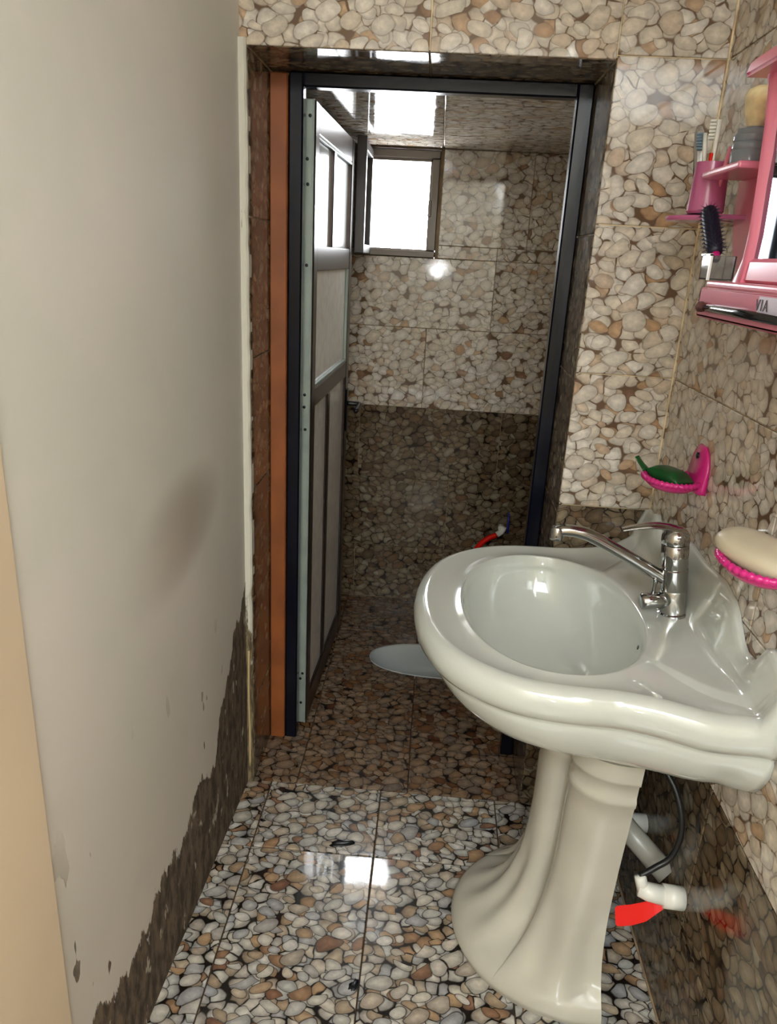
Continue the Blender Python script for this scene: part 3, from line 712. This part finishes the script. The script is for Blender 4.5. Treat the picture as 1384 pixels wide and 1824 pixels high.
# ------------------------------------------------------------------ pink wall cabinet with mirror
cab = empty('mirror_cabinet', (XR, 1.15, 1.41), 'pink plastic bathroom mirror shelf on the right wall', 'mirror shelf')
CO = Vector(cab.location)
PK = M['pink']
def cbox(name, a, b, mat, bev=0.004, parent=cab, seg=2):
    return box(name, Vector(a)-CO, Vector(b)-CO, mat, parent, bev, seg)
XF = 0.450
cbox('back_panel', (0.557, 0.70, 1.43), (XR-0.001, 1.525, 1.80), PK)
tray = boxes('tray', [(Vector((XF, 0.70, 1.418))-CO, Vector((XF+0.010, 1.375, 1.468))-CO), (Vector((XF, 0.70, 1.418))-CO, Vector((XR-0.001, 1.375, 1.426))-CO), (Vector((XF, 1.366, 1.418))-CO, Vector((XR-0.001, 1.375, 1.468))-CO)], PK, cab, 0.003)
cbox('tray_lip', (XF-0.002, 0.70, 1.466), (XF+0.030, 1.345, 1.4795), PK, 0.005, cab, 3)
def rib():
    bm = bmesh.new(); rings = []
    for z, y, w, x in ((1.472, 1.300, 0.050, 0.468), (1.49, 1.285, 0.040, 0.469), (1.515, 1.268, 0.030, 0.470), (1.55, 1.262, 0.026, 0.470), (1.62, 1.268, 0.024, 0.470), (1.70, 1.281, 0.024, 0.470), (1.76, 1.300, 0.032, 0.470), (1.785, 1.320, 0.046, 0.470)):
        y0, y1 = y-w, y
        rings.append([(x, y0+0.004, z), (x-0.004, (y0+y1)/2, z), (x, y1-0.004, z), (x+0.012, y1, z), (0.500, y1, z), (0.500, y1-0.010, z), (x+0.010, y0, z)])
    rings = [[Vector(p)-CO for p in r] for r in rings]
    loft(bm, rings, True, True, True); o = from_bm('mirror_frame', bm, PK, cab, smooth=True); sharp(o, 50)
rib()
boxes('mirror_frame', [(Vector((0.472, 0.72, 1.474))-CO, Vector((0.545, 1.265, 1.520))-CO)], PK, cab, 0.010)
cbox('mirror', (0.4775, 0.72, 1.50), (0.4815, 1.245, 1.79), M['mirror'], 0)
bm = bmesh.new(); poly = [(1.26, 1.475), (1.39, 1.475), (1.45, 1.488), (1.492, 1.515), (1.518, 1.555), (1.532, 1.60), (1.535, 1.652), (1.382, 1.666), (1.378, 1.795), (1.26, 1.795)]
loft(bm, [[Vector((x, y, z))-CO for y, z in poly] for x in (0.538, 0.543)], True, True, True); from_bm('side_panel', bm, PK, cab)
def canopy():
    bm = bmesh.new(); poly = [(1.322, 1.775), (1.300, 1.794), (0.70, 1.800), (0.70, 1.770)]
    loft(bm, [[Vector((x, y, z))-CO for y, z in poly] for x in (0.440, 0.560)], True, True, True)
    bmesh.ops.bevel(bm, geom=list(bm.edges), offset=0.004, segments=2, affect='EDGES'); from_bm('canopy', bm, PK, cab)
canopy()
cbox('jar_shelf', (0.462, 1.335, 1.652), (0.557, 1.515, 1.664), PK, 0.004)
# tumbler ring and its flange
lathe('tumbler_flange', [(0.030, 0), (0.060, 0.0), (0.062, 0.004), (0.060, 0.008), (0.036, 0.012), (0.030, 0.012)], Vector((0.488, 1.572, 1.583))-CO, M['mauve'], cab, 32)
cbox('flange_arm', (0.490, 1.47, 1.584), (0.558, 1.60, 1.592), M['mauve'], 0.002)
# text on the silver label
cbox('label', (XF-0.0012, 0.90, 1.440), (XF, 1.118, 1.464), M['label'], 0)
tx = bpy.data.curves.new('lettering', 'FONT'); tx.body = 'VIA'; tx.size = 0.022; tx.extrude = 0.0003; tx.space_character = 1.35; tx.materials.append(M['ink'])
to = bpy.data.objects.new('lettering_curve', tx); COL.objects.link(to); bpy.context.view_layer.update()
tme = bpy.data.meshes.new_from_object(to.evaluated_get(bpy.context.evaluated_depsgraph_get())); bpy.data.objects.remove(to)
to = link('lettering', tme, None, cab); to.location = Vector((XF-0.0018, 1.124, 1.445))-CO; to.rotation_euler = (PI/2, 0, -PI/2)

# things on the cabinet
cup = tag(lathe('tumbler', [(0.030, 0.0), (0.0335, 0.004), (0.0315, 0.045), (0.0295, 0.088), (0.0275, 0.088), (0.0295, 0.045), (0.031, 0.006), (0.02, 0.004)], (0.488, 1.545, 1.5955), M['mauve'], None, 32), 'mauve plastic toothbrush tumbler on the left of the pink shelf', 'tumbler')
def toothbrush(base, tip, bm_col, hcol, label):
    b, t_ = Vector(base), Vector(tip); d = (t_-b)
    o = tube('toothbrush', [b, b+d*0.35, b+d*0.62, b+d*0.80, t_], [0.0045, 0.005, 0.0035, 0.0045, 0.004], hcol, None, 10)
    bm = bmesh.new(); nrm = Vector((-0.75, 0.55, 0)).normalized(); side = d.normalized().cross(nrm).normalized(); u = d.normalized(); n2 = side.cross(u)
    for i in range(6):
        for j in (-1, 0, 1):
            c = b + d*(0.80+0.19*i/5) + side*(j*0.0038) + nrm*0.003
            add_tube(bm, [c, c+nrm*0.011], [0.0021, 0.0024], 6)
    from_bm('bristles', bm, bm_col, o); tag(o, label, 'toothbrush', 'toothbrushes in the tumbler'); return o
tb1 = toothbrush((0.488, 1.545, 1.603), (0.489, 1.553, 1.756), M['white'], M['white'], 'white toothbrush standing upright at the back of the tumbler')
bm = bmesh.new(); add_tube(bm, [(0.4845, 1.549, 1.672), (0.4845, 1.551, 1.700)], 0.0042, 8); from_bm('red_stripe', bm, M['red'], tb1)
toothbrush((0.480, 1.540, 1.603), (0.472, 1.568, 1.735), plain('blue_grey_bristle', rgb(110, 130, 146), 0.6), M['white'], 'toothbrush with blue-grey bristles in front of the white one')
tag(tube('plastic_stick', [(0.496, 1.530, 1.603), (0.500, 1.500, 1.705)], [0.0035, 0.0042], M['pink'], None, 8), 'thin pink plastic stick leaning right in the tumbler', 'stick')
tag(tube('plastic_tube', [(0.474, 1.556, 1.604), (0.470, 1.598, 1.740), (0.470, 1.603, 1.752)], [0.0075, 0.009, 0.005], M['clear'], None, 12), 'clear plastic toothbrush cover sticking out left of the tumbler', 'tube')
jar = tag(lathe('glass_jar', [(0.028, 0), (0.031, 0.002), (0.031, 0.022), (0.0295, 0.024), (0.031, 0.026), (0.031, 0.034), (0.0295, 0.036), (0.031, 0.038), (0.031, 0.046), (0.027, 0.050), (0.026, 0.056), (0.023, 0.056), (0.023, 0.050), (0.028, 0.045), (0.028, 0.006), (0.02, 0.004)], (0.505, 1.415, 1.6645), M['greyclear'], None, 32), 'ridged grey translucent jar on the pink shelf under the shaving brush', 'jar')
sb = tag(lathe('shaving_brush', [(0.012, 0.0), (0.0135, 0.010), (0.010, 0.022), (0.013, 0.030), (0.014, 0.048)], (0.505, 1.415, 1.676), M['greyclear'], None, 20), 'shaving brush with cream bristles standing in the grey jar', 'shaving brush')
lathe('bristles', [(0.013, 0.0), (0.0185, 0.018), (0.0225, 0.036), (0.0235, 0.048), (0.019, 0.058), (0.009, 0.063)], (0.505, 1.415, 1.722), M['bristle'], sb, 24)
def hair_brush():
    a, b = Vector((0.468, 1.462, 1.600)), Vector((0.468, 1.385, 1.522)); d = b-a; u = d.normalized()
    o = tube('hair_brush', [a, a+d*0.05, a+d*0.2, a+d*0.8, a+d*0.96, b], [0.006, 0.012, 0.014, 0.014, 0.012, 0.008], M['navybristle'], None, 14)
    bm = bmesh.new(); s1 = u.orthogonal().normalized(); s2 = u.cross(s1)
    for i in range(22):
        for k in range(14):
            an = 2*PI*(k+0.5*(i % 2))/14; n_ = s1*math.cos(an)+s2*math.sin(an); c = a+d*(0.06+0.88*i/21)
            p0 = c+n_*0.012; p1 = c+n_*0.0225
            w = u*0.0006; q = n_.cross(u)*0.0006
            vs = [bm.verts.new(p) for p in (p0+w, p0-w+q, p0-w-q, p1)]
            for f in ((0, 1, 3), (1, 2, 3), (2, 0, 3)): bm.faces.new([vs[j] for j in f])
    s = from_bm('bristles', bm, M['navybristle'], o); s['kind'] = 'stuff'
    tube('handle', [b, b+u*0.010, b+u*0.014], [0.008, 0.007, 0.006], M['pink_hot'], o, 12)
    return tag(o, 'round navy hair brush standing in the clear box of the pink shelf', 'hair brush')
hair_brush()
cb = tag(boxes('clear_box', [((0.458, 1.370, 1.4805), (0.461, 1.418, 1.520)), ((0.458, 1.370, 1.4805), (0.500, 1.373, 1.520)), ((0.458, 1.415, 1.4805), (0.500, 1.418, 1.520)), ((0.497, 1.370, 1.4805), (0.500, 1.418, 1.520)), ((0.458, 1.370, 1.4795), (0.500, 1.418, 1.4825))], M['clear'], None, 0.0005), 'small clear plastic box with white rim below the hair brush', 'box')
boxes('box_rim', [((0.456, 1.366, 1.4795), (0.459, 1.374, 1.522)), ((0.456, 1.366, 1.519), (0.459, 1.42, 1.5225))], M['white'], cb)
mb = tag(tube('makeup_brush', [(0.4435, 1.315, 1.4365), (0.4435, 1.27, 1.437), (0.4435, 1.18, 1.4375), (0.4435, 0.95, 1.436)], [0.0050, 0.0064, 0.0068, 0.0050], plain('black_lacquer', rgb(20, 20, 24), 0.12, spec=0.8), None, 14), 'long black handled makeup brush lying along the pink shelf front', 'makeup brush')
lathe('brush_head', [(0.0050, 0.0), (0.0075, 0.010), (0.0090, 0.024), (0.0060, 0.034), (0.002, 0.037)], (0.4435, 1.314, 1.4365), M['brown'], mb, 14, (0, 1, 0))

# ------------------------------------------------------------------ pipes and valves under the basin
v = empty('angle_valve', (XR, 1.183, 0.318), 'white plastic angle valve with bright red lever behind the pedestal', 'valve', 'angle valves under the basin')
def vl(pts, e): return [Vector(p)-Vector(e.location) for p in pts]
bm = bmesh.new()
add_tube(bm, vl([(XR-0.001, 1.183, 0.318), (0.525, 1.184, 0.320)], v), 0.023, 18); add_tube(bm, vl([(0.528, 1.184, 0.320), (0.495, 1.187, 0.324), (0.478, 1.190, 0.326)], v), [0.019, 0.018, 0.014], 16)
add_tube(bm, vl([(0.487, 1.189, 0.325), (0.480, 1.194, 0.348), (0.478, 1.196, 0.354)], v), [0.012, 0.012, 0.011], 12)
from_bm('valve_body', bm, M['white'], v, smooth=True)
bm = bmesh.new(); rr = []
for x, y, z, w in ((0.528, 1.180, 0.305, 0.010), (0.512, 1.178, 0.296, 0.014), (0.495, 1.176, 0.284, 0.0175), (0.470, 1.178, 0.270, 0.0185), (0.447, 1.182, 0.260, 0.0185), (0.441, 1.183, 0.2575, 0.016)):
    c = Vector((x, y, z)); a = Vector((0.0, 0.7, 0.7)).normalized()*w; b = Vector((0.25, 0.7, -0.7)).normalized()*0.0035
    rr.append(vl([c-a-b, c+a-b, c+a+b, c-a+b], v))
loft(bm, rr, True, True, True); bmesh.ops.bevel(bm, geom=list(bm.edges), offset=0.0015, segments=2, affect='EDGES'); from_bm('lever', bm, M['red'], v)
v2 = empty('angle_valve', (XR, 1.44, 0.275), 'far angle valve, its red lever tip just showing beside the pedestal', 'valve', 'angle valves under the basin')
bm = bmesh.new(); add_tube(bm, vl([(XR-0.001, 1.44, 0.275), (0.50, 1.44, 0.275), (0.482, 1.44, 0.275)], v2), [0.022, 0.020, 0.014], 16); from_bm('valve_body', bm, M['white'], v2, smooth=True)
bm = bmesh.new(); add_tube(bm, vl([(0.506, 1.43, 0.258), (0.48, 1.425, 0.245), (0.455, 1.42, 0.240)], v2), 0.012, 10, True, (0.5, 1)); from_bm('lever', bm, M['red'], v2, smooth=True)
tag(tube('waste_pipe', [(0.445, 1.40, 0.365), (0.500, 1.335, 0.330), (XR-0.001, 1.27, 0.290)], 0.024, plain('grey_plastic', rgb(158, 156, 146), 0.3), None, 18), 'grey plastic waste pipe slanting from pedestal to the wall', 'pipe')
tag(tube('braided_hose', spline([(0.470, 1.330, 0.628), (0.490, 1.285, 0.585), (0.530, 1.240, 0.530), (0.545, 1.210, 0.465), (0.535, 1.205, 0.400), (0.505, 1.200, 0.372), (0.478, 1.196, 0.352)], 8), 0.0062, M['steel_braid'], None, 10), 'dark braided supply hose looping down to the near red valve', 'hose', 'supply hoses')
tag(tube('braided_hose', spline([(0.455, 1.345, 0.628), (0.480, 1.36, 0.56), (0.500, 1.385, 0.48), (0.490, 1.42, 0.39), (0.482, 1.44, 0.290)], 8), 0.0052, M['teal'], None, 10), 'teal tinted supply hose curving behind the pedestal', 'hose', 'supply hoses')

# ------------------------------------------------------------------ debris on the floor
def flake(loc_, r, seed, label, st=(1, 0.6)):
    rn = random.Random(seed); bm = bmesh.new(); n = 16
    rr = [r*rn.uniform(0.45, 1.0) for _ in range(n)]
    R = [[(rr[k]*s*st[0]*math.cos(2*PI*k/n), rr[k]*s*st[1]*math.sin(2*PI*k/n), z) for k in range(n)] for s, z in ((1, 0.0), (0.85, 0.002), (0.4, 0.003))]
    loft(bm, R, True, True, True); return tag(from_bm('debris', bm, M['debris'], None, loc_, (0, 0, rn.uniform(-0.3, 0.3)), True), label, 'debris', 'wet debris on the floor')
flake((-0.160, 1.582, 0.0008), 0.040, 2, 'black wet smear on the grout line in front of the doorway', (1, 0.42))
flake((-0.080, 1.180, 0.0008), 0.020, 5, 'small black scrap near the pedestal foot on the floor joint', (0.6, 1.0))
flake((-0.384, 1.641, 0.0008), 0.011, 8, 'tiny dark crumb on the floor by the plaster wall')
